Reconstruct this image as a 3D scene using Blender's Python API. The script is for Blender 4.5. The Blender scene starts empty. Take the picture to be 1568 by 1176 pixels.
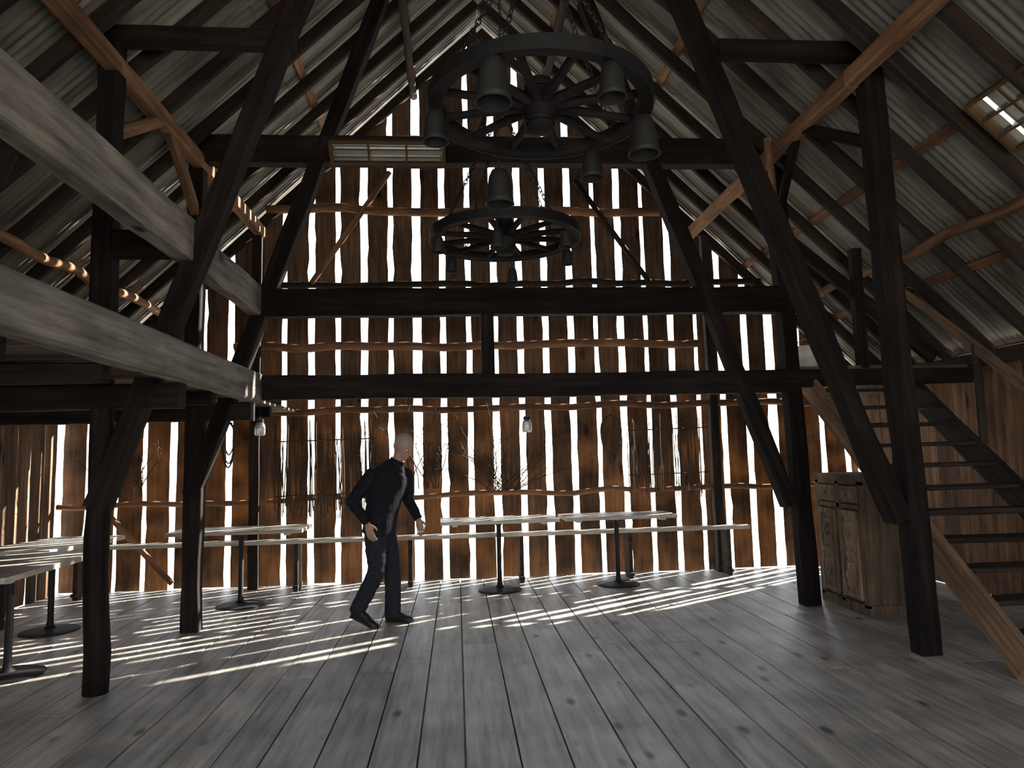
import bpy, math, random
from mathutils import Vector, Matrix, Euler, noise
from mathutils.kdtree import KDTree
random.seed(7)
V=Vector
COL=bpy.context.scene.collection

# ------------------------------------------------------------------ camera
F=1080.0
yaw=math.radians(4.59);pitch=math.radians(5.8);roll=math.radians(-1.4)
R=Matrix.Rotation(-yaw,3,'Z')@Matrix.Rotation(math.pi/2+pitch,3,'X')@Matrix.Rotation(roll,3,'Z')
cam=bpy.data.cameras.new('camera');co=bpy.data.objects.new('camera',cam);COL.objects.link(co)
cam.sensor_width=36;cam.lens=36*F/1568;cam.clip_start=.05
co.matrix_world=Matrix.Translation((0,0,1.6))@R.to_4x4()
bpy.context.scene.camera=co
try:
    bpy.context.scene.view_settings.view_transform='Standard'
    bpy.context.scene.view_settings.look='None'
    bpy.context.scene.view_settings.exposure=0.0
except Exception: pass

# ------------------------------------------------------------------ materials
def newmat(name):
    m=bpy.data.materials.new(name);m.use_nodes=True
    nt=m.node_tree;nt.nodes.clear()
    out=nt.nodes.new('ShaderNodeOutputMaterial')
    b=nt.nodes.new('ShaderNodeBsdfPrincipled')
    nt.links.new(b.outputs[0],out.inputs[0])
    return m,nt,b,out
def ramp(nt,stops):
    r=nt.nodes.new('ShaderNodeValToRGB')
    els=r.color_ramp.elements
    while len(els)<len(stops): els.new(.5)
    for e,(p,c) in zip(els,stops):
        e.position=p;e.color=(c[0],c[1],c[2],1)
    return r
def wood(name,dark,mid,light,axis='X',rough=.8,transl=0,tcol=None,island=False,knots=0,fine=16,spec=.2,bump=.35,vary=(.65,1.3),kn=(.05,.13),low_glow=False):
    m,nt,b,out=newmat(name);L=nt.links;N=nt.nodes.new
    tc=N('ShaderNodeTexCoord');mp=N('ShaderNodeMapping')
    s=[fine,fine,fine];s['XYZ'.index(axis)]=fine*.07
    mp.inputs['Scale'].default_value=s
    src=tc.outputs['Object']
    add=N('ShaderNodeVectorMath');add.operation='ADD'
    rnd=N('ShaderNodeNewGeometry').outputs['Random Per Island'] if island else N('ShaderNodeObjectInfo').outputs['Random']
    mul=N('ShaderNodeMath');mul.operation='MULTIPLY';mul.inputs[1].default_value=37.0
    L.new(rnd,mul.inputs[0]);L.new(src,add.inputs[0]);L.new(mul.outputs[0],add.inputs[1])
    L.new(add.outputs[0],mp.inputs[0])
    n1=N('ShaderNodeTexNoise');n1.inputs['Scale'].default_value=1.0;n1.inputs['Detail'].default_value=7;n1.inputs['Roughness'].default_value=.65
    L.new(mp.outputs[0],n1.inputs['Vector'])
    r=ramp(nt,[(.28,dark),(.5,mid),(.72,light)])
    L.new(n1.outputs[0],r.inputs[0])
    n2=N('ShaderNodeTexNoise');n2.inputs['Scale'].default_value=2.2;n2.inputs['Detail'].default_value=4
    L.new(add.outputs[0],n2.inputs['Vector'])
    r2=ramp(nt,[(.3,(.55,.55,.55)),(.7,(1.25,1.22,1.18))])
    L.new(n2.outputs[0],r2.inputs[0])
    mx=N('ShaderNodeMix');mx.data_type='RGBA';mx.blend_type='MULTIPLY';mx.inputs[0].default_value=.8
    L.new(r.outputs[0],mx.inputs[6]);L.new(r2.outputs[0],mx.inputs[7])
    hs=N('ShaderNodeHueSaturation')
    mr=N('ShaderNodeMapRange');mr.inputs[3].default_value=vary[0];mr.inputs[4].default_value=vary[1]
    L.new(rnd,mr.inputs[0]);L.new(mr.outputs[0],hs.inputs['Value']);L.new(mx.outputs[2],hs.inputs['Color'])
    col=hs.outputs[0]
    if knots:
        mk=N('ShaderNodeMapping');ks=[knots]*3;ks['XYZ'.index(axis)]=knots*.45;mk.inputs['Scale'].default_value=ks
        L.new(add.outputs[0],mk.inputs[0])
        vo=N('ShaderNodeTexVoronoi');vo.inputs['Scale'].default_value=1;L.new(mk.outputs[0],vo.inputs['Vector'])
        kr=ramp(nt,[(kn[0],(1,1,1)),(kn[1],(0,0,0))]);L.new(vo.outputs['Distance'],kr.inputs[0])
        mk2=N('ShaderNodeMix');mk2.data_type='RGBA';L.new(kr.outputs[0],mk2.inputs[0]);L.new(col,mk2.inputs[6]);mk2.inputs[7].default_value=(dark[0]*.25,dark[1]*.22,dark[2]*.2,1)
        col=mk2.outputs[2]
    L.new(col,b.inputs['Base Color'])
    b.inputs['Roughness'].default_value=rough
    b.inputs['Specular IOR Level'].default_value=spec
    bp=N('ShaderNodeBump');bp.inputs['Strength'].default_value=bump;bp.inputs['Distance'].default_value=.01
    L.new(n1.outputs[0],bp.inputs['Height']);L.new(bp.outputs[0],b.inputs['Normal'])
    if transl:
        t=N('ShaderNodeBsdfTranslucent')
        m3=N('ShaderNodeMix');m3.data_type='RGBA';m3.blend_type='MULTIPLY';m3.inputs[0].default_value=1
        r3=ramp(nt,[(.35,(.12,.10,.09)),(.62,(1,1,1))]);L.new(n2.outputs[0],r3.inputs[0])
        L.new(r3.outputs[0],m3.inputs[6]);m3.inputs[7].default_value=(*tcol,1)
        L.new(m3.outputs[2],t.inputs[0])
        ms=N('ShaderNodeMixShader');ms.inputs[0].default_value=transl
        if low_glow:   # backlit glow of lower boards put into the material: translucency fades with height
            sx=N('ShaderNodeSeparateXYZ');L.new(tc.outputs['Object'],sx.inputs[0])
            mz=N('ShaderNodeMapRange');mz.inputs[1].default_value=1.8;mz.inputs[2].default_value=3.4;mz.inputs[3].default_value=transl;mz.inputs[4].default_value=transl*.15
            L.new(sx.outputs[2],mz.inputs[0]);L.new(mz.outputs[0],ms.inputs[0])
        L.new(b.outputs[0],ms.inputs[1]);L.new(t.outputs[0],ms.inputs[2]);L.new(ms.outputs[0],out.inputs[0])
    return m
def plain(name,c,rough=.6,metal=0,var=.25,scale=8,trans=0,spec=.4):
    m,nt,b,out=newmat(name);N=nt.nodes.new;L=nt.links
    tc=N('ShaderNodeTexCoord');n=N('ShaderNodeTexNoise');n.inputs['Scale'].default_value=scale;n.inputs['Detail'].default_value=5
    L.new(tc.outputs['Object'],n.inputs['Vector'])
    r=ramp(nt,[(.3,[x*(1-var) for x in c]),(.7,[min(1,x*(1+var)) for x in c])])
    L.new(n.outputs[0],r.inputs[0]);L.new(r.outputs[0],b.inputs['Base Color'])
    b.inputs['Roughness'].default_value=rough;b.inputs['Metallic'].default_value=metal
    b.inputs['Specular IOR Level'].default_value=spec
    if trans: b.inputs['Transmission Weight'].default_value=trans
    return m
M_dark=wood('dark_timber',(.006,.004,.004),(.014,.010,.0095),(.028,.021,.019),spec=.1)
M_grey=wood('grey_weathered_timber',(.10,.088,.075),(.30,.275,.245),(.49,.46,.42),knots=3)
M_warm=wood('warm_timber',(.08,.042,.025),(.20,.105,.058),(.33,.19,.115))
M_stair=wood('stair_timber',(.08,.05,.03),(.21,.13,.082),(.32,.22,.15),knots=2.5)
M_tread=wood('tread_timber',(.012,.009,.007),(.03,.022,.018),(.055,.042,.034))
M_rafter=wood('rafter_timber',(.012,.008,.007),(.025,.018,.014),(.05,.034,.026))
M_board=wood('end_wall_board',(.045,.028,.018),(.11,.068,.044),(.19,.125,.082),axis='Z',island=True,transl=.085,tcol=(.95,.56,.22),knots=2.2,fine=22,low_glow=True,vary=(.7,1.2))
M_sboard=wood('side_wall_board',(.035,.02,.012),(.12,.07,.042),(.23,.145,.09),axis='Z',island=True,transl=.03,tcol=(.8,.45,.2),knots=2.2)
M_floor=wood('floor_board',(.21,.19,.168),(.41,.383,.35),(.57,.542,.505),axis='Y',island=True,rough=.46,knots=4.2,spec=.45,bump=.25,fine=20,vary=(.8,1.15),kn=(.07,.17))
M_loft=wood('loft_board',(.04,.03,.02),(.10,.07,.05),(.18,.13,.09),axis='X',island=True)
M_table=wood('table_top_wood',(.28,.25,.2),(.48,.44,.38),(.66,.62,.56),rough=.45,spec=.5)
M_cab=wood('cabinet_wood',(.08,.055,.038),(.2,.145,.10),(.32,.25,.18),axis='Z')
M_iron=plain('dark_iron',(.012,.012,.014),.6,.4)
M_wheel=wood('wheel_wood',(.006,.005,.006),(.013,.011,.012),(.028,.024,.024),fine=10)
M_bell=plain('bell_shade',(.018,.017,.017),.65,.2)
M_reed=plain('reed',(.06,.04,.025),.9,var=.5,scale=30)
M_branch=plain('branch_bark',(.035,.022,.015),.9,var=.4,scale=30)
M_rope=plain('old_rope',(.06,.045,.03),.9,var=.4,scale=60)
M_bucket=plain('painted_metal',(.6,.58,.52),.5,.1)
M_glass=plain('jar_glass',(.5,.5,.48),.2,0,.05,trans=.7)
M_refl=plain('reflector_metal',(.7,.69,.65),.25,.9,.1)
M_gold=plain('brass_frame',(.10,.06,.025),.5,.4)
M_tube=plain('lamp_tube',(.8,.8,.76),.3,0,.05)

def roofmat():
    m,nt,b,out=newmat('galvanised_corrugated_sheet');N=nt.nodes.new;L=nt.links
    tc=N('ShaderNodeTexCoord');mp=N('ShaderNodeMapping');mp.inputs['Scale'].default_value=(1.0,5,1.0)
    L.new(tc.outputs['Object'],mp.inputs[0])
    n=N('ShaderNodeTexNoise');n.inputs['Scale'].default_value=1.4;n.inputs['Detail'].default_value=7;L.new(mp.outputs[0],n.inputs['Vector'])
    r=ramp(nt,[(.28,(.10,.085,.065)),(.5,(.215,.205,.18)),(.75,(.33,.32,.29))]);L.new(n.outputs[0],r.inputs[0])
    L.new(r.outputs[0],b.inputs['Base Color']);b.inputs['Metallic'].default_value=.2;b.inputs['Roughness'].default_value=.55
    return m
M_roof=roofmat()
def groundmat():
    m,nt,b,out=newmat('dry_ground');N=nt.nodes.new;L=nt.links
    tc=N('ShaderNodeTexCoord');n=N('ShaderNodeTexNoise');n.inputs['Scale'].default_value=.8;n.inputs['Detail'].default_value=8
    L.new(tc.outputs['Object'],n.inputs['Vector'])
    r=ramp(nt,[(.3,(.50,.46,.38)),(.7,(.66,.62,.54))]);L.new(n.outputs[0],r.inputs[0]);L.new(r.outputs[0],b.inputs['Base Color']);b.inputs['Roughness'].default_value=.95
    return m
M_ground=groundmat()

# ------------------------------------------------------------------ mesh helpers
class MB:
    def __init__(s): s.v=[];s.f=[];s.mi=[];s.tag=[]
    def box(s,c,size,rot=None,mi=0,jit=0):
        b=len(s.v);M=rot or Matrix.Identity(3)
        for x in(-.5,.5):
            for y in(-.5,.5):
                for z in(-.5,.5):
                    p=V((x*size[0],y*size[1],z*size[2]))
                    if jit: p+=V([random.uniform(-jit,jit) for _ in range(3)])
                    s.v.append(V(c)+M@p)
        for f in((0,1,3,2),(4,6,7,5),(0,4,5,1),(2,3,7,6),(0,2,6,4),(1,5,7,3)):
            s.f.append([b+i for i in f]);s.mi.append(mi)
    def tube(s,pts,rads,n=8,mi=0,ref=None,sub=0,round_caps=False,phase=0):
        pts=[V(p) for p in pts];rads=[(r,r) if not isinstance(r,(tuple,list)) else tuple(r) for r in rads]
        refs=ref if isinstance(ref,list) else [V(ref) if ref else None]*len(pts)
        refs=[V(r) if r is not None else None for r in refs]
        if sub:
            np_,nr,nf=[],[],[]
            for i in range(len(pts)-1):
                p0=pts[max(i-1,0)];p1=pts[i];p2=pts[i+1];p3=pts[min(i+2,len(pts)-1)]
                for k in range(sub):
                    t=k/sub
                    np_.append(.5*((2*p1)+(p2-p0)*t+(2*p0-5*p1+4*p2-p3)*t*t+(3*p1-p0-3*p2+p3)*t**3))
                    sm=t*t*(3-2*t)
                    nr.append(tuple(rads[i][j]*(1-sm)+rads[i+1][j]*sm for j in(0,1)))
                    nf.append(refs[i].lerp(refs[i+1],t) if refs[i] is not None else None)
            np_.append(pts[-1]);nr.append(rads[-1]);nf.append(refs[-1]);pts,rads,refs=np_,nr,nf
        if round_caps:
            t0=(pts[0]-pts[1]).normalized();t1=(pts[-1]-pts[-2]).normalized()
            r0=min(rads[0]);r1=min(rads[-1])
            a=[(pts[0]+t0*r0*math.sin(q),tuple(x*math.cos(q) for x in rads[0]),refs[0]) for q in(1.3,.9,.45)]
            c=[(pts[-1]+t1*r1*math.sin(q),tuple(x*math.cos(q) for x in rads[-1]),refs[-1]) for q in(.45,.9,1.3)]
            pts=[q[0] for q in a]+pts+[q[0] for q in c];rads=[q[1] for q in a]+rads+[q[1] for q in c];refs=[q[2] for q in a]+refs+[q[2] for q in c]
        b=len(s.v);m=len(pts);prev=None
        for i in range(m):
            t=(pts[min(i+1,m-1)]-pts[max(i-1,0)]).normalized()
            if refs[i] is not None: a=refs[i]-t*refs[i].dot(t)
            elif prev is not None: a=prev-t*prev.dot(t)
            else:
                h=V((0,0,1)) if abs(t.z)<.9 else V((1,0,0));a=h-t*h.dot(t)
            a.normalize();prev=a;c=t.cross(a)
            for k in range(n):
                q=2*math.pi*k/n+phase
                s.v.append(pts[i]+a*math.cos(q)*rads[i][0]+c*math.sin(q)*rads[i][1])
        for i in range(m-1):
            for k in range(n):
                k2=(k+1)%n
                s.f.append([b+i*n+k,b+i*n+k2,b+(i+1)*n+k2,b+(i+1)*n+k]);s.mi.append(mi)
        s.f.append([b+k for k in range(n)][::-1]);s.mi.append(mi)
        s.f.append([b+(m-1)*n+k for k in range(n)]);s.mi.append(mi)
    def lathe(s,prof,n=24,M=None,mi=0,closed=False):
        M=M or Matrix.Identity(4);b=len(s.v);m=len(prof)
        for r,z in prof:
            for k in range(n):
                q=2*math.pi*k/n;s.v.append(M@V((r*math.cos(q),r*math.sin(q),z)))
        for i in range(m if closed else m-1):
            j=(i+1)%m
            for k in range(n):
                k2=(k+1)%n;s.f.append([b+i*n+k,b+i*n+k2,b+j*n+k2,b+j*n+k]);s.mi.append(mi)
        if not closed:
            s.f.append([b+k for k in range(n)][::-1]);s.mi.append(mi)
            s.f.append([b+(m-1)*n+k for k in range(n)]);s.mi.append(mi)
    def ell(s,c,r,M=None,n=20,m=12,mi=0):
        M=M or Matrix.Identity(3);b=len(s.v);c=V(c)
        for i in range(1,m):
            th=math.pi*i/m
            for k in range(n):
                q=2*math.pi*k/n
                s.v.append(c+M@V((r[0]*math.sin(th)*math.cos(q),r[1]*math.sin(th)*math.sin(q),r[2]*math.cos(th))))
        for i in range(m-2):
            for k in range(n):
                k2=(k+1)%n;s.f.append([b+i*n+k,b+(i+1)*n+k,b+(i+1)*n+k2,b+i*n+k2]);s.mi.append(mi)
        s.v.append(c+M@V((0,0,r[2])));s.v.append(c+M@V((0,0,-r[2])));t=len(s.v)-2
        for k in range(n):
            k2=(k+1)%n;s.f.append([t,b+k,b+k2]);s.mi.append(mi)
            s.f.append([t+1,b+(m-2)*n+k2,b+(m-2)*n+k]);s.mi.append(mi)
    def done(s,name,mats,parent=None,smooth=False,matrix=None):
        me=bpy.data.meshes.new(name);me.from_pydata([tuple(v) for v in s.v],[],s.f)
        for m in (mats if isinstance(mats,list) else [mats]): me.materials.append(m)
        me.polygons.foreach_set('material_index',s.mi)
        me.polygons.foreach_set('use_smooth',[smooth]*len(s.f))
        me.update()
        ob=bpy.data.objects.new(name,me);COL.objects.link(ob)
        if matrix is not None: ob.matrix_world=matrix
        if parent is not None: ob.parent=parent
        return ob
def empty(name,loc=(0,0,0),rotz=0):
    e=bpy.data.objects.new(name,None);COL.objects.link(e);e.location=loc;e.rotation_euler[2]=rotz
    e.empty_display_size=.2
    return e
def frame_matrix(p0,p1,up=None):
    p0=V(p0);p1=V(p1);x=(p1-p0).normalized()
    up=V(up) if up else (V((0,0,1)) if abs(x.z)<.9 else V((0,1,0)))
    y=up.cross(x).normalized();z=x.cross(y)
    M=Matrix((x,y,z)).transposed().to_4x4();M.translation=p0
    return M
def beam(name,p0,p1,w,h,mat,parent,up=None,rough=.005,ch=.012,taper=1):
    """hewn squared timber, local X along its length"""
    M=frame_matrix(p0,p1,up);Ln=(V(p1)-V(p0)).length
    n=max(2,int(Ln/.22));mb=MB();sd=random.random()*100
    for i in range(n+1):
        x=Ln*i/n
        k=1-(1-taper)*i/n
        a,b=w/2*k,h/2*k
        ring=[(-a+ch,-b),(a-ch,-b),(a,-b+ch),(a,b-ch),(a-ch,b),(-a+ch,b),(-a,b-ch),(-a,-b+ch)]
        for j,(yy,zz) in enumerate(ring):
            q=noise.noise(V((x*1.7+sd,j//2*3.1,sd)))*rough*2
            q2=noise.noise(V((x*1.2-sd,j//2*2.1,sd*2)))*rough*2
            mb.v.append(V((x,yy+q,zz+q2)))
    for i in range(n):
        for k in range(8):
            k2=(k+1)%8;mb.f.append([i*8+k,(i+1)*8+k,(i+1)*8+k2,i*8+k2]);mb.mi.append(0)
    mb.f.append(list(range(8)));mb.mi.append(0);mb.f.append([n*8+k for k in range(8)][::-1]);mb.mi.append(0)
    return mb.done(name,mat,parent,matrix=M)
def log(name,p0,p1,r,mat,parent,r2=None,bend=.02):
    M=frame_matrix(p0,p1);Ln=(V(p1)-V(p0)).length;n=max(3,int(Ln/.25));sd=random.random()*100;r2=r2 or r
    pts=[V((Ln*i/n,noise.noise(V((i*.4,sd,0)))*bend,noise.noise(V((i*.4,sd,5)))*bend)) for i in range(n+1)]
    rd=[(r+(r2-r)*i/n)*(1+.12*noise.noise(V((i*.9,sd,9)))) for i in range(n+1)]
    mb=MB();mb.tube(pts,rd,10)
    return mb.done(name,mat,parent,smooth=True,matrix=M)
# ------------------------------------------------------------------ constants (metres)
XL,XR,YF,YN=-5.05,5.62,9.5,-2.6
XC,ZR,SL=.38,7.76,.96
def zr(x): return ZR-SL*abs(x-XC)

# ------------------------------------------------------------------ ground / floor
mb=MB();mb.box((0,3,-.2),(160,160,.1));mb.done('ground',M_ground)
mb=MB();x=XL-.02;k=0
while x<XR:
    w=random.uniform(.25,.31);y=YN-.2+random.uniform(-2.5,0)
    while y<YF+.02:
        l=random.uniform(3.6,5.6);y0=max(y,YN-.2);y1=min(y+l,YF+.02)
        if y1>y0+.05:
            g=random.uniform(.008,.014);z=random.uniform(-.003,0)
            mb.box((x+w/2,(y0+y1)/2,z-.02),(w-g,y1-y0-.004,.04),jit=.0015)
        y+=l
    x+=w
mb.box(((XL+XR)/2,(YN+YF)/2,-.095),(XR-XL,YF-YN,.1))
mb.done('floor',M_floor)
# ------------------------------------------------------------------ board walls
def boards(mb,u0,u1,pitch,start,zb,ztop,place,thick=.012,gap=(.035,.065),amp=.009,holes=None,extra=None):
    """vertical boards; place(u,d,z)->world"""
    k=math.floor((u0-start)/pitch);edge=start+k*pitch
    gp=random.uniform(*gap)
    while edge<u1:
        g0=gp/2;gp=random.uniform(*gap)
        if extra:
            for (xe,ge) in extra:
                if abs(edge+pitch-xe)<pitch/2: gp=ge
        g1=gp/2
        a=max(edge+g0,u0);b=min(edge+pitch-g1,u1)
        mid=(a+b)/2;off=random.uniform(-.006,.006)
        spans=[(zb+random.uniform(-.02,.01),None)]
        if holes:
            spans=holes(mid,zb)
        if b-a>.04:
            for (z0,z1) in spans:
                n=max(2,int(((z1 or ztop(mid))-z0)/.16));sd=random.random()*99;base=len(mb.v)
                lean=random.uniform(-.012,.012) if amp>.004 else 0
                for i in range(n+1):
                    t=i/n
                    ja=amp*2*noise.noise(V((i*.55,sd,0)));jb=amp*2*noise.noise(V((i*.55,sd,7)))
                    if amp>.004:
                        if noise.noise(V((i*.9,sd,3)))>.45: ja+=.014
                        if noise.noise(V((i*.9,sd,13)))>.45: jb-=.014
                    za=(z1 or ztop(a));zc=(z1 or ztop(b))
                    ua=a+ja+lean*t;ub=b+jb+lean*t
                    for (uu,zz) in((ua,z0+(za-z0)*t),(ub,z0+(zc-z0)*t)):
                        mb.v.append(place(uu,off-thick/2,zz));mb.v.append(place(uu,off+thick/2,zz))
                for i in range(n):
                    q=base+i*4;r=q+4
                    for f in((q,q+2,r+2,r),(q+3,q+1,r+1,r+3),(q+1,q,r,r+1),(q+2,q+3,r+3,r+2)):
                        mb.f.append(list(f));mb.mi.append(0)
                mb.f.append([base,base+1,base+3,base+2]);mb.mi.append(0)
                e=base+n*4;mb.f.append([e,e+2,e+3,e+1]);mb.mi.append(0)
        edge+=pitch
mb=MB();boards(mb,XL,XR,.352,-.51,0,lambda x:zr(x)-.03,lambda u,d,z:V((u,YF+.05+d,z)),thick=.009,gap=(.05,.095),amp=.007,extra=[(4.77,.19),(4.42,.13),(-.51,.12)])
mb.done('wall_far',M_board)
mb=MB();boards(mb,YN,YF,.27,0,0,lambda y:2.58,lambda u,d,z:V((XL-.03+d,u,z)),gap=(.004,.022),amp=.005)
mb.done('wall_left',M_sboard)
mb=MB();boards(mb,YN,YF,.27,.1,0,lambda y:2.58,lambda u,d,z:V((XR+.03+d,u,z)),gap=(-.002,.004),amp=.001)
mb.done('wall_right',M_sboard)
OX0,OX1,OZ=-4.0,4.7,3.9
mb=MB();boards(mb,XL,XR,.27,0,0,lambda x:zr(x)-.03,lambda u,d,z:V((u,YN+d,z)),gap=(.006,.02),amp=.005,
    holes=lambda m,zb:([] if zr(m)<OZ+.15 else [(OZ,None)]) if OX0<m<OX1 else [(zb,None)])
mb.done('wall_near',M_sboard)
# ------------------------------------------------------------------ roof
mb=MB();pit=.076;ny=int((YF+.3-YN+.2)/pit*6)
for sgn in(-1,1):
    run=5.75;Ls=2.05;s0=0.0
    while s0<run:
        s1=min(s0+Ls+.12,run);base=len(mb.v);rows=3
        for i in range(rows+1):
            h=s0+(s1-s0)*i/rows
            off=.02+.018*(1-(h-s0)/(s1-s0))
            for j in range(ny+1):
                y=YN-.2+j*pit/6
                z=ZR-SL*h+off+.011*math.sin(2*math.pi*j/6)+.006*noise.noise(V((h,y*.7,sgn)))
                mb.v.append(V((XC+sgn*h,y,z)))
        for i in range(rows):
            for j in range(ny):
                a=base+i*(ny+1)+j;mb.f.append([a,a+1,a+ny+2,a+ny+1]);mb.mi.append(0)
        s0+=Ls
mb.done('ceiling',M_roof,smooth=True)
tf=empty('timber_frame')
y=YN+.1;i=0
while y<YF:
    for sgn in(-1,1):
        a=V((XC+sgn*.03,y,zr(XC)-.16));b=V((XC+sgn*5.5,y+random.uniform(-.03,.03),ZR-SL*5.5-.12))
        beam('rafter',a,b,.075,.12,M_rafter,tf,rough=.006)
    y+=.63
for sgn in(-1,1):
    for h in(.9,2.0,3.7,4.6,5.35):
        beam('lath',(XC+sgn*h,YN,ZR-SL*h-.035),(XC+sgn*h,YF+.2,ZR-SL*h-.035),.09,.03,M_warm,tf,up=(sgn*SL,0,1),rough=.003,ch=.004)
    log('purlin_pole',(XC+sgn*4.16,YN,ZR-SL*4.16-.24),(XC+sgn*4.16,YF,ZR-SL*4.16-.24),.05,M_warm,tf,bend=.06)
    X=XC+sgn*2.95
    yy=[YN,1.4,5.35,7.2,YF]
    for q in range(4): beam('purlin',(X,yy[q],ZR-SL*2.95-.27),(X,yy[q+1],ZR-SL*2.95-.27),.12,.14,M_warm,tf)
    log('ridge_pole' if sgn>0 else 'ridge_side_pole',(XC+sgn*.9,YN,ZR-SL*.9-.26),(XC+sgn*.9,YF,ZR-SL*.9-.26),.05,M_rafter,tf)
    beam('eave_plate',(XC+sgn*5.2,YN,2.5),(XC+sgn*5.2,YF,2.5),.14,.14,M_rafter,tf)
def canted(Y,sgn,zlow,ztop,w=.15,h=.17):
    p0=(XC+sgn*(2.95-.357*(zlow-1.36)),Y,zlow);p1=(XC+sgn*(2.95-.357*(ztop-1.36)),Y,ztop)
    return beam('canted_strut',p0,p1,w,h,M_dark,tf,up=(0,1,0),rough=.009)
Y1,Y2=5.38,7.2
for Y in(Y1,Y2):
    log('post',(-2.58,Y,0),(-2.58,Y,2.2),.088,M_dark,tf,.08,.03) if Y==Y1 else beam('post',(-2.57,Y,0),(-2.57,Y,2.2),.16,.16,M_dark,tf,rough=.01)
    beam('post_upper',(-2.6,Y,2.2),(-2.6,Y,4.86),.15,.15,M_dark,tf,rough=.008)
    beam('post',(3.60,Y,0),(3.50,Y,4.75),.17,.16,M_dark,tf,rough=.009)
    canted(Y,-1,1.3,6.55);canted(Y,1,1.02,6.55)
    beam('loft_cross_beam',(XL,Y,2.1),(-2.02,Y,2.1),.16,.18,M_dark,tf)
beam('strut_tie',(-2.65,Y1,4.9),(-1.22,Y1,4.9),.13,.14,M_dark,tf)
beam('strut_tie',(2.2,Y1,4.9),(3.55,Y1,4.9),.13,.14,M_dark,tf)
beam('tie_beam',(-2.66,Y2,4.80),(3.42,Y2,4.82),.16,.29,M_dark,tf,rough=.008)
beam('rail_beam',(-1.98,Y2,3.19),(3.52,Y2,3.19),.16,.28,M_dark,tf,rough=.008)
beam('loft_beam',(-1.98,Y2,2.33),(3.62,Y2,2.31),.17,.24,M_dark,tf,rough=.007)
beam('aisle_beam',(3.6,Y2+.02,2.34),(5.6,Y2+.02,2.36),.14,.18,M_dark,tf)
beam('king_stub',(.34,Y2,2.44),(.34,Y2,3.06),.13,.13,M_dark,tf)
beam('rail_stud',(-2.6,Y1,3.25),(-1.95,Y1,3.25),.12,.2,M_dark,tf)
beam('aisle_stud',(4.36,Y2,2.44),(4.36,Y2,3.75),.11,.11,M_dark,tf)
beam('aisle_brace',(3.5,Y2,3.95),(5.2,Y2+.05,2.55),.09,.13,M_dark,tf)
beam('aisle_rafter_brace',(3.5,Y2,4.3),(3.1,Y2-.75,4.62),.07,.1,M_warm,tf)
for Y,d in((Y1,.8),(Y2,-.8)):
    beam('purlin_brace',(3.52,Y,4.1),(3.36,Y+d,4.62),.08,.1,M_dark,tf)
    beam('purlin_brace',(-2.6,Y,4.1),(-2.57,Y+d,4.62),.08,.1,M_warm,tf)
beam('loft_edge_beam',(-2.02,-1,2.34),(-1.99,Y2-.03,2.33),.15,.27,M_grey,tf,rough=.008)
beam('loft_rail_beam',(-2.04,-1,3.28),(-2.0,5.5,3.26),.15,.31,M_grey,tf,rough=.01)
beam('loft_rail_beam',(-2.0,5.52,3.24),(-1.99,Y2-.08,3.2),.13,.29,M_grey,tf,rough=.01)
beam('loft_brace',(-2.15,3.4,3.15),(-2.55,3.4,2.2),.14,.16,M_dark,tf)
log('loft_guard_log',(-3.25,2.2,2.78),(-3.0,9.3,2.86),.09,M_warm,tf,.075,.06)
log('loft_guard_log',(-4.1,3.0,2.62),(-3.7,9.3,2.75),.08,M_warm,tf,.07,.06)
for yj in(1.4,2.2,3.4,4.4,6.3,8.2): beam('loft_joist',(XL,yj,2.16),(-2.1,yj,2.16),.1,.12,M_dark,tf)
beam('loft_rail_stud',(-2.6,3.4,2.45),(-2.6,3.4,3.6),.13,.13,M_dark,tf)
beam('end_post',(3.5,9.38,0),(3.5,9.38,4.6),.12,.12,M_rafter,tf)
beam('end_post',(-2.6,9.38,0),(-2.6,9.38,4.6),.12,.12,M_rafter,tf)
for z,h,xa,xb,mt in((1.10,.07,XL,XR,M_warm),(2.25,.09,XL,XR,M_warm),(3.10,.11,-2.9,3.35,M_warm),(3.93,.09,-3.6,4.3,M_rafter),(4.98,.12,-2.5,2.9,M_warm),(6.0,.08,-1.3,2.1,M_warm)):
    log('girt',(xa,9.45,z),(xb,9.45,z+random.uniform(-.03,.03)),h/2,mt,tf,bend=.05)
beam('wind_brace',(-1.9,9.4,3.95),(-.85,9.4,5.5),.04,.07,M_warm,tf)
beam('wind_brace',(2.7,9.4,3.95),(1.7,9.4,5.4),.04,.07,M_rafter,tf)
beam('wind_brace',(-3.6,9.4,.1),(-4.6,9.4,1.2),.04,.07,M_warm,tf)
# loft floor + landing
mb=MB();y=-1.0
while y<YF-.05:
    w=random.uniform(.18,.24);mb.box(((XL-2.03)/2-.02,y+w/2,2.235+.012),(-2.1-XL,w-.006,.03),jit=.002);y+=w
mb.done('loft_floor',M_loft)
mb=MB();y=Y2-.05
while y<YF-.03:
    w=random.uniform(.18,.24);mb.box(((3.62+XR)/2,y+w/2,2.45),(XR-3.64,w-.006,.035),jit=.002);y+=w
mb.done('stair_landing_floor',M_loft)

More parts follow.
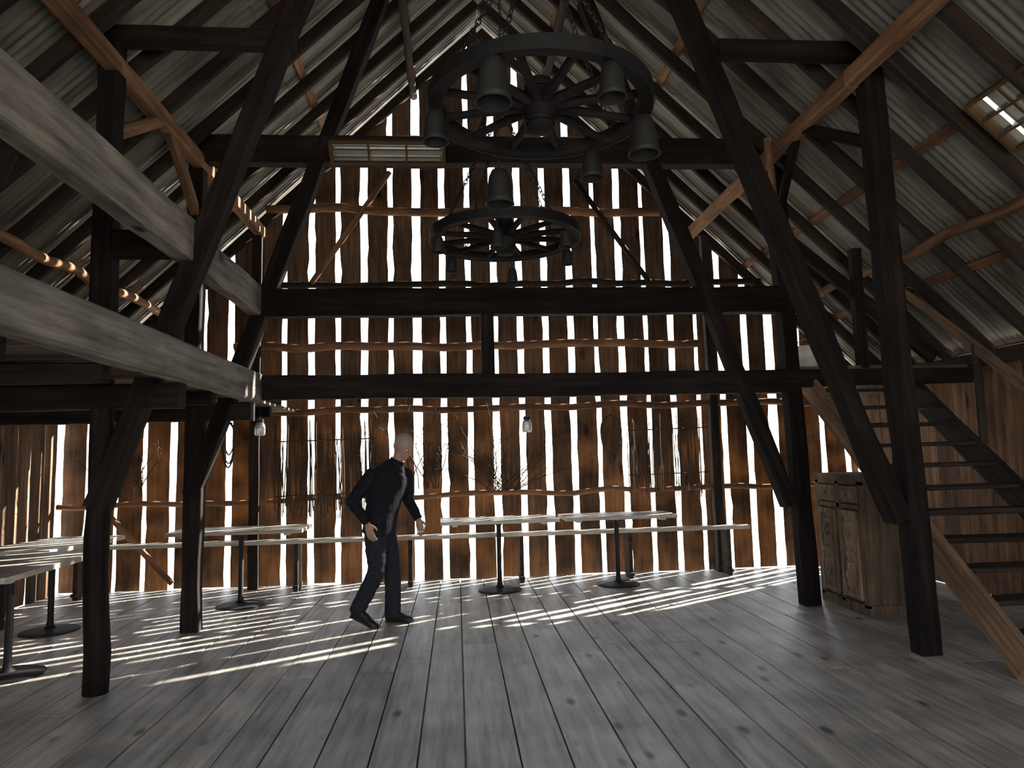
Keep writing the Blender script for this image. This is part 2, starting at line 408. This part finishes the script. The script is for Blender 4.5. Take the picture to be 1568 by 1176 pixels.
# ------------------------------------------------------------------ stairs
st=empty('staircase',(3.8,4.6,0))
def stp(name,p0,p1,w,h,m,up=None):
    o=beam(name,p0,p1,w,h,m,None,up);o.parent=st;o.matrix_parent_inverse=Matrix.Translation((3.8,4.6,0)).inverted();return o
tan=.81
for X in(3.80,4.92):
    stp('stringer',(X,4.62,.10),(X,7.42,.10+tan*2.8),.05,.27,M_stair if X<4 else M_tread)
n=11
for i in range(n):
    yy=4.78+i*(2.62/n);zz=.2+tan*(yy-4.70)
    stp('tread_%d'%(i+1),(3.82,yy,zz),(4.9,yy,zz),.24,.04,M_tread)
stp('handrail',(4.95,4.9,1.42),(4.95,7.6,3.55),.05,.10,M_stair)
for yy in(5.0,6.3,7.35): stp('baluster',(4.95,yy,.3+tan*(yy-4.7)),(4.95,yy,1.45+.79*(yy-4.9)),.06,.06,M_tread)
# ------------------------------------------------------------------ wagon wheel chandeliers
def chain(mb,p0,p1,link=.055,r=.0045):
    p0=V(p0);p1=V(p1);L=(p1-p0).length;n=max(2,int(L/(link*.72)));M=frame_matrix(p0,p1)
    for i in range(n):
        c=(i+.5)*L/n;A=8
        pts=[]
        for k in range(A):
            q=2*math.pi*k/A;a=math.cos(q)*link*.5;b=math.sin(q)*link*.27
            pts.append(M@(V((c+a,b,0)) if i%2 else V((c+a,0,b))))
        base=len(mb.v)
        for k in range(A):
            t=(pts[(k+1)%A]-pts[k-1]).normalized();u=t.cross(V((.3,.5,.8))).normalized();w=t.cross(u)
            for j in range(4): mb.v.append(pts[k]+(u*math.cos(j*math.pi/2)+w*math.sin(j*math.pi/2))*r)
        for k in range(A):
            for j in range(4):
                k2=(k+1)%A;j2=(j+1)%4;mb.f.append([base+k*4+j,base+k2*4+j,base+k2*4+j2,base+k*4+j2]);mb.mi.append(0)
def chandelier(loc,r,shades,tilt,big=True):
    e=empty('wagon_wheel_chandelier',loc)
    T=Matrix.Rotation(tilt[0],4,'X')@Matrix.Rotation(tilt[1],4,'Y')
    mb=MB()
    mb.lathe([(r-.085,-.03),(r-.085,.03),(r-.008,.036),(r-.008,-.036)],48,T,closed=True)
    for k in range(12):
        q=2*math.pi*(k+.4)/12;d=V((math.cos(q),math.sin(q),0))
        mb.tube([T@(d*.07),T@(d*.2),T@(d*(r-.2)),T@(d*(r-.05))],[.032,.029,.024,.026],8)
    mb.done('wheel',M_wheel,e)
    mb=MB();mb.lathe([(.04,-.16),(.075,-.15),(.08,-.09),(.10,-.05),(.105,.05),(.08,.09),(.07,.15),(.04,.16)],24,T)
    mb.done('hub',M_wheel,e,smooth=True)
    mb=MB();mb.lathe([(r-.008,-.04),(r-.008,.04),(r,.04),(r,-.04)],48,T,closed=True)
    for z in(-.1,.1): mb.lathe([(.085,z-.012),(.085,z+.012),(.093,z+.012),(.093,z-.012)],24,T,closed=True)
    mb.done('iron_tyre',M_iron,e)
    mb=MB();top=V((0,0,zr(XC)-.3-loc[2]));ring=V((0,0,1.15))
    for k in range(4):
        q=math.pi/2*k+.6;chain(mb,T@V(((r-.05)*math.cos(q),(r-.05)*math.sin(q),.03)),ring)
    chain(mb,ring,top);mb.done('chain',M_iron,e)
    for i,(q,rr,drop,s) in enumerate(shades):
        q=math.radians(q);p=T@V((rr*math.cos(q),rr*math.sin(q),-.03));Ms=Matrix.Translation(p)
        mb=MB();mb.lathe([(.006,0),(.006,-drop)],8,Ms)
        mb.lathe([(.02*s,-drop),(.05*s,-drop-.01*s),(.068*s,-drop-.05*s),(.078*s,-drop-.12*s),(.086*s,-drop-.2*s),(.096*s,-drop-.235*s),(.088*s,-drop-.235*s),(.07*s,-drop-.12*s),(.045*s,-drop-.03*s)],20,Ms)
        mb.ell(p+V((0,0,-drop-.15*s)),(.028*s,.028*s,.04*s),n=12,m=8)
        mb.done('bell_shade_%d'%(i+1),M_bell,e,smooth=True)
    return e
chandelier((.51,3.85,3.60),.645,[(0,.6,.01,1),(110,.6,.12,1),(240,.6,.0,1),(180,.6,.02,.8),(50,.6,.02,.8),(300,.6,0,.8)],(0.0,.02))
chandelier((.44,5.85,3.46),.645,[(20,.6,.02,.6),(80,.6,.08,.6),(140,.6,.02,.6),(200,.6,.02,.6),(260,.6,.1,.6),(320,.6,.04,.6)],(0.0,-.01))
# ------------------------------------------------------------------ tables
def table(x,y,l,w,rot,h=.85,bx=0,by=0):
    e=empty('pedestal_table',(x,y,0),rot)
    mb=MB();nb=3
    for i in range(nb):
        o=(i-(nb-1)/2)*w/nb;mb.box((0,o,h-.02),(l,w/nb-.004,.04),jit=.002)
    for s in(-1,1): mb.box((s*l*.38,0,h-.05),(.06,w*.85,.03))
    mb.done('top',M_table,e)
    mb=MB();mb.lathe([(.26,0),(.26,.012),(.22,.022),(.06,.035),(.035,.06),(.028,.1),(.028,h-.09),(.05,h-.065),(.05,h-.06)],32,Matrix.Translation((bx,by,0)))
    mb.box((bx,by,h-.062),(.4,.05,.012));mb.box((bx,by,h-.0621),(.05,.4,.012))
    mb.done('pedestal',M_iron,e,smooth=False)
table(-2.45,8.35,1.45,.62,.02)
table(.49,8.66,1.4,.62,.02)
table(1.95,8.72,1.36,.62,.03)
table(-3.5,5.95,1.5,.75,math.pi/2+.03)
table(-4.0,7.45,1.2,.75,math.pi/2-.1)
e=empty('long_bench',(0,9.15,0))
mb=MB();mb.box((-.55,0,.6),(8.7,.17,.045),jit=.004);mb.box((-.55,.12,.598),(8.7,.06,.045),jit=.004);mb.done('seat',M_table,e)
mb=MB()
for xx in(-4.6,-3.3,-2.0,-.6,.8,2.2,3.5):
    mb.box((xx,.02,.29),(.05,.22,.578));mb.box((xx,.02,.06),(.06,.3,.04))
mb.done('legs',M_tread,e)
e=empty('long_bench',(-4.65,5.6,0))
mb=MB();mb.box((0,0,.48),(.28,4.6,.045),jit=.004);mb.done('seat',M_table,e)
mb=MB()
for yy in(-2,0,2): mb.box((0,yy,.23),(.24,.05,.457))
mb.done('legs',M_tread,e)

# ------------------------------------------------------------------ cabinet (doors face the hall, -X)
cb=empty('carved_cabinet',(3.86,7.0,0))
mb=MB();W,H,D=.86,1.34,.48
mb.box((D/2+.02,0,H/2),(D-.04,W-.04,H-.1));mb.box((D/2,0,.05),(D,W,.1));mb.box((D/2,0,H-.03),(D+.04,W+.05,.05));mb.box((D/2,0,H-.08),(D,W,.05))
for yy in(-W/2+.03,W/2-.03,0): mb.box((.015,yy,H/2),(.03,.06,H-.15))
mb.box((.015,0,1.02),(.03,W-.08,.04))
mb.done('carcass',M_cab,cb)
for i,yy in enumerate((-.2,.2)):
    mb=MB();c=yy
    mb.box((.004,c,.56),(.02,.33,.84))
    for s in(-1,1): mb.box((-.012,c+s*.14,.56),(.02,.05,.84));
    for z in(.165,.56,.955): mb.box((-.0121,c,z),(.02,.325,.05))
    for z in(.36,.76):
        mb.box((-.012,c,z),(.02,.15,.24));mb.box((-.022,c,z),(.02,.10,.10),Matrix.Rotation(math.pi/4,3,'X'))
        mb.lathe([(.02,0),(.045,0),(.045,.02),(.02,.02)],16,Matrix.Translation((-.03,c,z))@Matrix.Rotation(-math.pi/2,4,'Y'),closed=True)
    mb.done('door_panel_%d'%(i+1),M_cab,cb)
    mb=MB();mb.box((-.002,c,1.14),(.03,.33,.16));mb.box((-.018,c,1.14),(.02,.24,.09));mb.ell((-.04,c,1.14),(.018,.018,.018),n=12,m=8)
    mb.ell((-.035,c*.35,.56),(.014,.014,.014),n=12,m=8)
    mb.done('drawer_%d'%(i+1),M_cab,cb)

# ------------------------------------------------------------------ bucket, milk can, jars, ropes
bx,by=4.06,7.78
mb=MB();mb.lathe([(.105,0),(.11,.01),(.145,.27),(.15,.28),(.15,.3),(.142,.3),(.135,.27),(.1,.02)],28,Matrix.Translation((bx,by,2.47)))
mb.tube([(bx+.147*math.cos(q),by,2.74+.12*math.sin(q)) for q in [i*math.pi/10 for i in range(11)]],[.004]*11,6)
mb.done('metal_bucket',M_bucket,smooth=True)
mb=MB();mb.lathe([(.15,0),(.16,.01),(.165,.05),(.165,.4),(.15,.46),(.085,.54),(.08,.6),(.10,.64),(.10,.66),(.04,.68)],28,Matrix.Translation((4.85,7.9,.0)))
mb.done('milk_can',M_bucket,smooth=True)
for p,zt in(((-1.92,7.1),2.22),((.72,7.2),2.2)):
    e=empty('jar_pendant_lamp',(p[0],p[1],zt))
    mb=MB();mb.tube([(0,0,.02),(0,0,-.2)],[.003,.003],6);mb.lathe([(.02,-.2),(.035,-.205),(.035,-.235),(.03,-.24)],16);mb.done('cord_and_cap',M_iron,e)
    mb=MB();mb.lathe([(.03,-.235),(.045,-.26),(.05,-.29),(.05,-.35),(.04,-.365)],20);mb.done('jar',M_glass,e,smooth=True)
def rope(c,ax,w,h,n):
    mb=MB()
    for k in range(n):
        a=w*random.uniform(.7,1.1);b=h*random.uniform(.75,1.1);pts=[]
        for i in range(21):
            q=2*math.pi*i/20;u=a*math.sin(q)*(1+.25*math.cos(q));z=-b*(1-math.cos(q));d=.012*k+.01*math.sin(q*3+k)
            pts.append(V(c)+(V((u,-d,z)) if ax=='X' else V((d,u,z))))
        mb.tube(pts,[.009]*21,6)
    mb.box(V(c)+(V((0,.02,.0)) if ax=='X' else V((-.02,0,0))),(.03,.12,.03) if ax=='X' else (.12,.03,.03))
    mb.done('coiled_rope',M_rope,smooth=True)
rope((2.05,9.3,2.1),'X',.13,.3,5)
rope((-4.98,8.0,2.0),'Y',.1,.32,5)
rope((-2.9,9.3,2.1),'X',.08,.26,4)

# ------------------------------------------------------------------ light fixtures
def fixture(loc,rot,L=1.14,W=.3):
    e=empty('ceiling_light_fixture',loc);e.rotation_euler=rot
    mb=MB()
    for s in(-1,1):
        mb.box((0,s*W/2,0),(L,.03,.06));mb.box((s*L/2,0,0),(.03,W,.06))
    for xx in(-L/6,L/6): mb.box((xx,0,-.025),(.02,W-.03,.012))
    mb.box((0,W*.17,-.026),(L-.03,.012,.012));mb.box((0,-W*.17,-.0262),(L-.03,.012,.012))
    mb.done('frame',M_gold,e)
    mb=MB();mb.box((0,0,.02),(L-.03,W-.03,.01))
    for s in(-1,1): mb.box((0,s*W*.33,0),(L-.03,.012,.03),Matrix.Rotation(s*.6,3,'X'))
    mb.done('reflector',M_refl,e)
    mb=MB()
    for s in(-1,1): mb.tube([(-L*.46,s*W*.2,-.004),(L*.46,s*W*.2,-.004)],[.013,.013],12)
    mb.done('tubes',M_tube,e,smooth=True)
    mb=MB()
    for s in(-1,1): mb.tube([(s*L*.4,0,.025),(s*L*.4,.0,.3)],[.005,.005],6)
    mb.done('hangers',M_iron,e)
fixture((-.65,6.98,4.70),(math.radians(-48),0,0),W=.22)
fixture((4.14,4.42,4.02),(math.radians(0),math.radians(43),0),L=.5,W=.95)
# ------------------------------------------------------------------ reed screens and dry branches on the end wall
def reeds(name,x0,x1,z0,z1,dens):
    mb=MB();x=x0
    while x<x1:
        r=random.uniform(.004,.008);zz0=z0+random.uniform(-.12,.1);zz1=z1+random.uniform(-.15,.1);d=random.uniform(-.06,.06)
        mb.tube([(x,9.38,zz0),(x+d*.5+random.uniform(-.01,.01),9.375,(zz0+zz1)/2),(x+d,9.38,zz1)],[r,r,r*.6],5)
        x+=random.uniform(.5,1.6)*dens
    for z in(z0+.2,z1-.2): mb.tube([(x0,9.365,z),(x1,9.365,z+.02)],[.008,.008],6)
    mb.done(name,M_reed,smooth=True)
reeds('reed_screen',-2.35,-1.05,.95,2.05,.013)
reeds('reed_screen',2.3,3.4,1.1,2.1,.02)
def branches(name,cx,cz,n,up=1,spread=1.1,L=1.0):
    mb=MB()
    for i in range(n):
        a=random.uniform(-spread,spread);p=V((cx+random.uniform(-.25,.25),9.3,cz));d=V((math.sin(a),0,up*math.cos(a)));pts=[p.copy()];l=L*random.uniform(.6,1.1)
        for k in range(6):
            d=(d+V((random.uniform(-.25,.25),random.uniform(-.04,.02),random.uniform(-.2,.2)))).normalized();p=p+d*l/6;p.y=min(max(p.y,9.25),9.35);pts.append(p.copy())
            if random.random()<.6:
                e2=(d+V((random.uniform(-1,1),0,random.uniform(-.5,.5)))).normalized();mb.tube([p,p+e2*l*.15,p+e2*l*.25],[.004,.003,.0015],4)
        mb.tube(pts,[.008,.007,.006,.005,.004,.003,.002],5)
    mb.done(name,M_branch,smooth=True)
branches('dry_branches',.6,1.15,20)
branches('dry_branches',-.4,1.2,10,spread=.5)
branches('dry_branches',-4.2,1.2,8,spread=.5)
# ------------------------------------------------------------------ man
def build_man():
    parts=[]
    def P(tag):
        m=MB();parts.append((m,tag));return m
    S=lambda q:V((q,1,0)).normalized()
    m=P('jacket')
    m.tube([(-.015,0,.875),(-.005,0,.95),(.015,0,1.08),(.045,0,1.22),(.085,0,1.36),(.115,0,1.455),(.15,0,1.52),(.175,0,1.56)],
           [(.205,.16),(.2,.158),(.195,.152),(.205,.158),(.218,.158),(.2,.14),(.125,.105),(.078,.078)],28,
           ref=[S(0),S(0),S(.1),S(.3),S(.45),S(.5),S(.5),S(.3)],sub=5)
    m.tube([(.155,0,1.52),(.178,0,1.565),(.19,0,1.59)],[.082,.078,.074],24,sub=5)
    m.ell((-.01,0,1.38),(.12,.14,.15))
    def arm(sh,el,wr,hd,nrm,thumb):
        m=P('jacket');m.tube([sh,V(sh).lerp(V(el),.5),el],[.076,.068,.058],16,sub=4,round_caps=True)
        m.tube([el,V(el).lerp(V(wr),.5),wr],[.058,.052,.043],16,sub=8,round_caps=False)
        m=P('skin');w=V(wr);d=V(hd).normalized();n=(V(nrm)-d*V(nrm).dot(d)).normalized();s=d.cross(n)*thumb
        m.tube([w-d*.005,w+d*.02,w+d*.06,w+d*.1],[(.026,.02),(.034,.018),(.041,.017),(.04,.015)],14,ref=s,sub=3,round_caps=True)
        for i,(o,l,r) in enumerate(((.033,.075,.0085),(.011,.084,.009),(-.011,.078,.0085),(-.032,.06,.0078))):
            b=w+d*.1+s*o;sp=s*o*.25
            d1=(d+sp*2+n*.25).normalized();d2=(d+sp*2+n*.7).normalized();d3=(d+n*1.2).normalized()
            p1=b+d1*l*.45;p2=p1+d2*l*.32;p3=p2+d3*l*.25
            m.tube([b-d*.02,b,p1,p2,p3],[r,r,r*.95,r*.88,r*.75],10,sub=2,round_caps=True)
        b=w+d*.03+s*.03;d1=(d*.7+s*.75+n*.3).normalized();d2=(d+s*.25+n*.4).normalized()
        m.tube([b-s*.012,b,b+d1*.04,b+d1*.04+d2*.032],[.013,.013,.011,.0085],10,sub=3,round_caps=True)
    arm((-.01,-.185,1.44),(-.17,-.28,1.20),(-.02,-.255,.99),(.25,.06,-1),(0,1,0),1)
    arm((.2,.175,1.43),(.18,.275,1.18),(.30,.255,.985),(.2,-.03,-1),(0,-1,0),-1)
    m=P('jeans');m.ell((-.01,0,.91),(.13,.175,.13))
    m.tube([(-.01,-.088,.92),(-.005,-.1,.75),(.0,-.115,.52),(-.1,-.12,.32),(-.205,-.125,.13)],[(.105,.118),(.095,.108),(.078,.084),(.074,.08),(.068,.074)],20,ref=(0,1,0),sub=4)
    m=P('jeans')
    m.tube([(-.01,.088,.92),(.03,.1,.75),(.07,.11,.5),(.075,.115,.3),(.07,.12,.08)],[(.105,.118),(.095,.108),(.078,.084),(.074,.08),(.072,.082)],20,ref=(0,1,0),sub=4)
    def shoe(o,pt):
        m=P('shoe');A=Matrix.Rotation(pt,3,'Y');o=V(o)
        q=lambda x,y,z:o+A@V((x,y,z))
        m.tube([q(-.09,0,.045),(q(-.05,0,.055)),q(.03,0,.05),q(.11,0,.035),q(.17,0,.03)],[(.03,.04),(.038,.055),(.04,.05),(.048,.033),(.036,.026)],16,ref=A@V((0,1,0)),sub=3,round_caps=True)
        m.tube([q(-.05,0,.06),q(-.045,0,.12)],[(.04,.045),(.042,.048)],14,ref=(0,1,0),round_caps=True)
        m.box(q(.035,0,.008),(.27,.085,.018),A)
    shoe((.105,.12,0),0)
    shoe((-.165,-.125,.055),.42)
    m=P('skin');m.tube([(.185,0,1.575),(.2,0,1.61),(.215,0,1.66)],[.06,.058,.058],16,sub=3)
    Hc=V((.25,-.005,1.71));HR=Matrix.Rotation(-.35,3,'Z')@Matrix.Rotation(.55,3,'Y')
    h=lambda x,y,z:Hc+HR@V((x,y,z))
    m=P('skin')
    m.ell(h(0,0,.02),(.094,.074,.1),HR);m.ell(h(.032,0,-.05),(.062,.054,.066),HR);m.ell(h(.066,0,-.088),(.026,.03,.02),HR)
    m.tube([h(.086,0,.022),h(.102,0,0),h(.112,0,-.018),h(.098,0,-.028)],[.009,.011,.015,.01],10,sub=2,round_caps=True)
    m.ell(h(.076,0,.034),(.018,.05,.01),HR)
    for s in(-1,1):
        m.ell(h(-.005,s*.078,-.005),(.02,.012,.033),HR@Matrix.Rotation(s*.3,3,'Z'));m.ell(h(.06,s*.038,-.022),(.022,.018,.018),HR)
    m.ell(h(.09,0,-.052),(.010,.024,.006),HR);m.ell(h(.087,0,-.064),(.010,.021,.007),HR)
    m=P('hair');m.ell(h(-.018,0,.04),(.097,.083,.094),HR);m.ell(h(-.05,0,-.005),(.058,.073,.07),HR)
    J=MB();src=[]
    for mm,tag in parts:
        b=len(J.v);J.v+=mm.v;J.f+=[[i+b for i in f] for f in mm.f];J.mi+=mm.mi
        src+=[(v,tag) for v in mm.v]
    ob=J.done('tmp',M_iron)
    rm=ob.modifiers.new('r','REMESH');rm.mode='VOXEL';rm.voxel_size=.0055
    sm=ob.modifiers.new('s','SMOOTH');sm.iterations=3;sm.factor=.5
    dg=bpy.context.evaluated_depsgraph_get();me=bpy.data.meshes.new_from_object(ob.evaluated_get(dg))
    bpy.data.objects.remove(ob)
    kd=KDTree(len(src))
    for i,(v,t) in enumerate(src): kd.insert(v,i)
    kd.balance()
    tags=['jacket','jeans','skin','shoe','hair']
    me.materials.clear()
    def cloth(n,a,b,sc):
        return plain(n,a,.85,0,b,sc,spec=.15)
    for mt in(cloth('navy_jacket',(.010,.011,.015),.35,25),cloth('dark_jeans',(.020,.023,.030),.4,60),plain('skin',(.34,.20,.145),.55,0,.1,20),plain('shoe_leather',(.015,.012,.01),.5,0,.3,20),plain('grey_hair',(.27,.26,.235),.8,0,.4,120)): me.materials.append(mt)
    mis=[]
    for p in me.polygons:
        _,i,_=kd.find(p.center);mis.append(tags.index(src[i][1]))
    me.polygons.foreach_set('material_index',mis);me.polygons.foreach_set('use_smooth',[True]*len(mis))
    nr=[v.normal.copy() for v in me.vertices]
    cs=[]
    for v,n in zip(me.vertices,nr):
        c=v.co.copy()
        if .1<c.z<1.5:
            k=noise.noise(V((c.x*9,c.y*9,c.z*22)))*.006
            c+=n*k*(1 if .15<c.z<.84 or 1.0<c.z else .2)
        if c.z<0: c.z=0
        cs+=[c.x,c.y,c.z]
    me.vertices.foreach_set('co',cs);me.update()
    root=empty('man',(-.76,7.14,0),math.radians(-18))
    b=bpy.data.objects.new('body',me);COL.objects.link(b);b.parent=root
    mb=MB()
    for s in(-1,1): mb.ell(h(.078,s*.03,.012),(.012,.013,.011),HR,n=12,m=8)
    mb.done('eyes',plain('eye_white',(.6,.6,.58),.3),root,smooth=True)
    mb=MB()
    for s in(-1,1): mb.ell(h(.0885,s*.03,.012),(.003,.0055,.0055),HR,n=10,m=6)
    mb.done('pupils',M_iron,root,smooth=True)
build_man()
# ------------------------------------------------------------------ light
sd=bpy.data.lights.new('sun','SUN');sd.energy=40;sd.angle=math.radians(.6);sd.color=(1,.93,.82)
so=bpy.data.objects.new('sun',sd);COL.objects.link(so);so.location=(8,16,9)
so.rotation_euler=V((-2.05,-1.3,-1.2)).to_track_quat('-Z','Y').to_euler()
w=bpy.data.worlds.new('world');bpy.context.scene.world=w;w.use_nodes=True
nt=w.node_tree;bg=nt.nodes['Background']
tc=nt.nodes.new('ShaderNodeTexCoord');sx=nt.nodes.new('ShaderNodeSeparateXYZ');nt.links.new(tc.outputs['Generated'],sx.inputs[0])
r=ramp(nt,[(.0,(1.0,.98,.96)),(.5,(.78,.88,1.0))]);nt.links.new(sx.outputs[2],r.inputs[0]);nt.links.new(r.outputs[0],bg.inputs[0])
bg.inputs[1].default_value=4.0
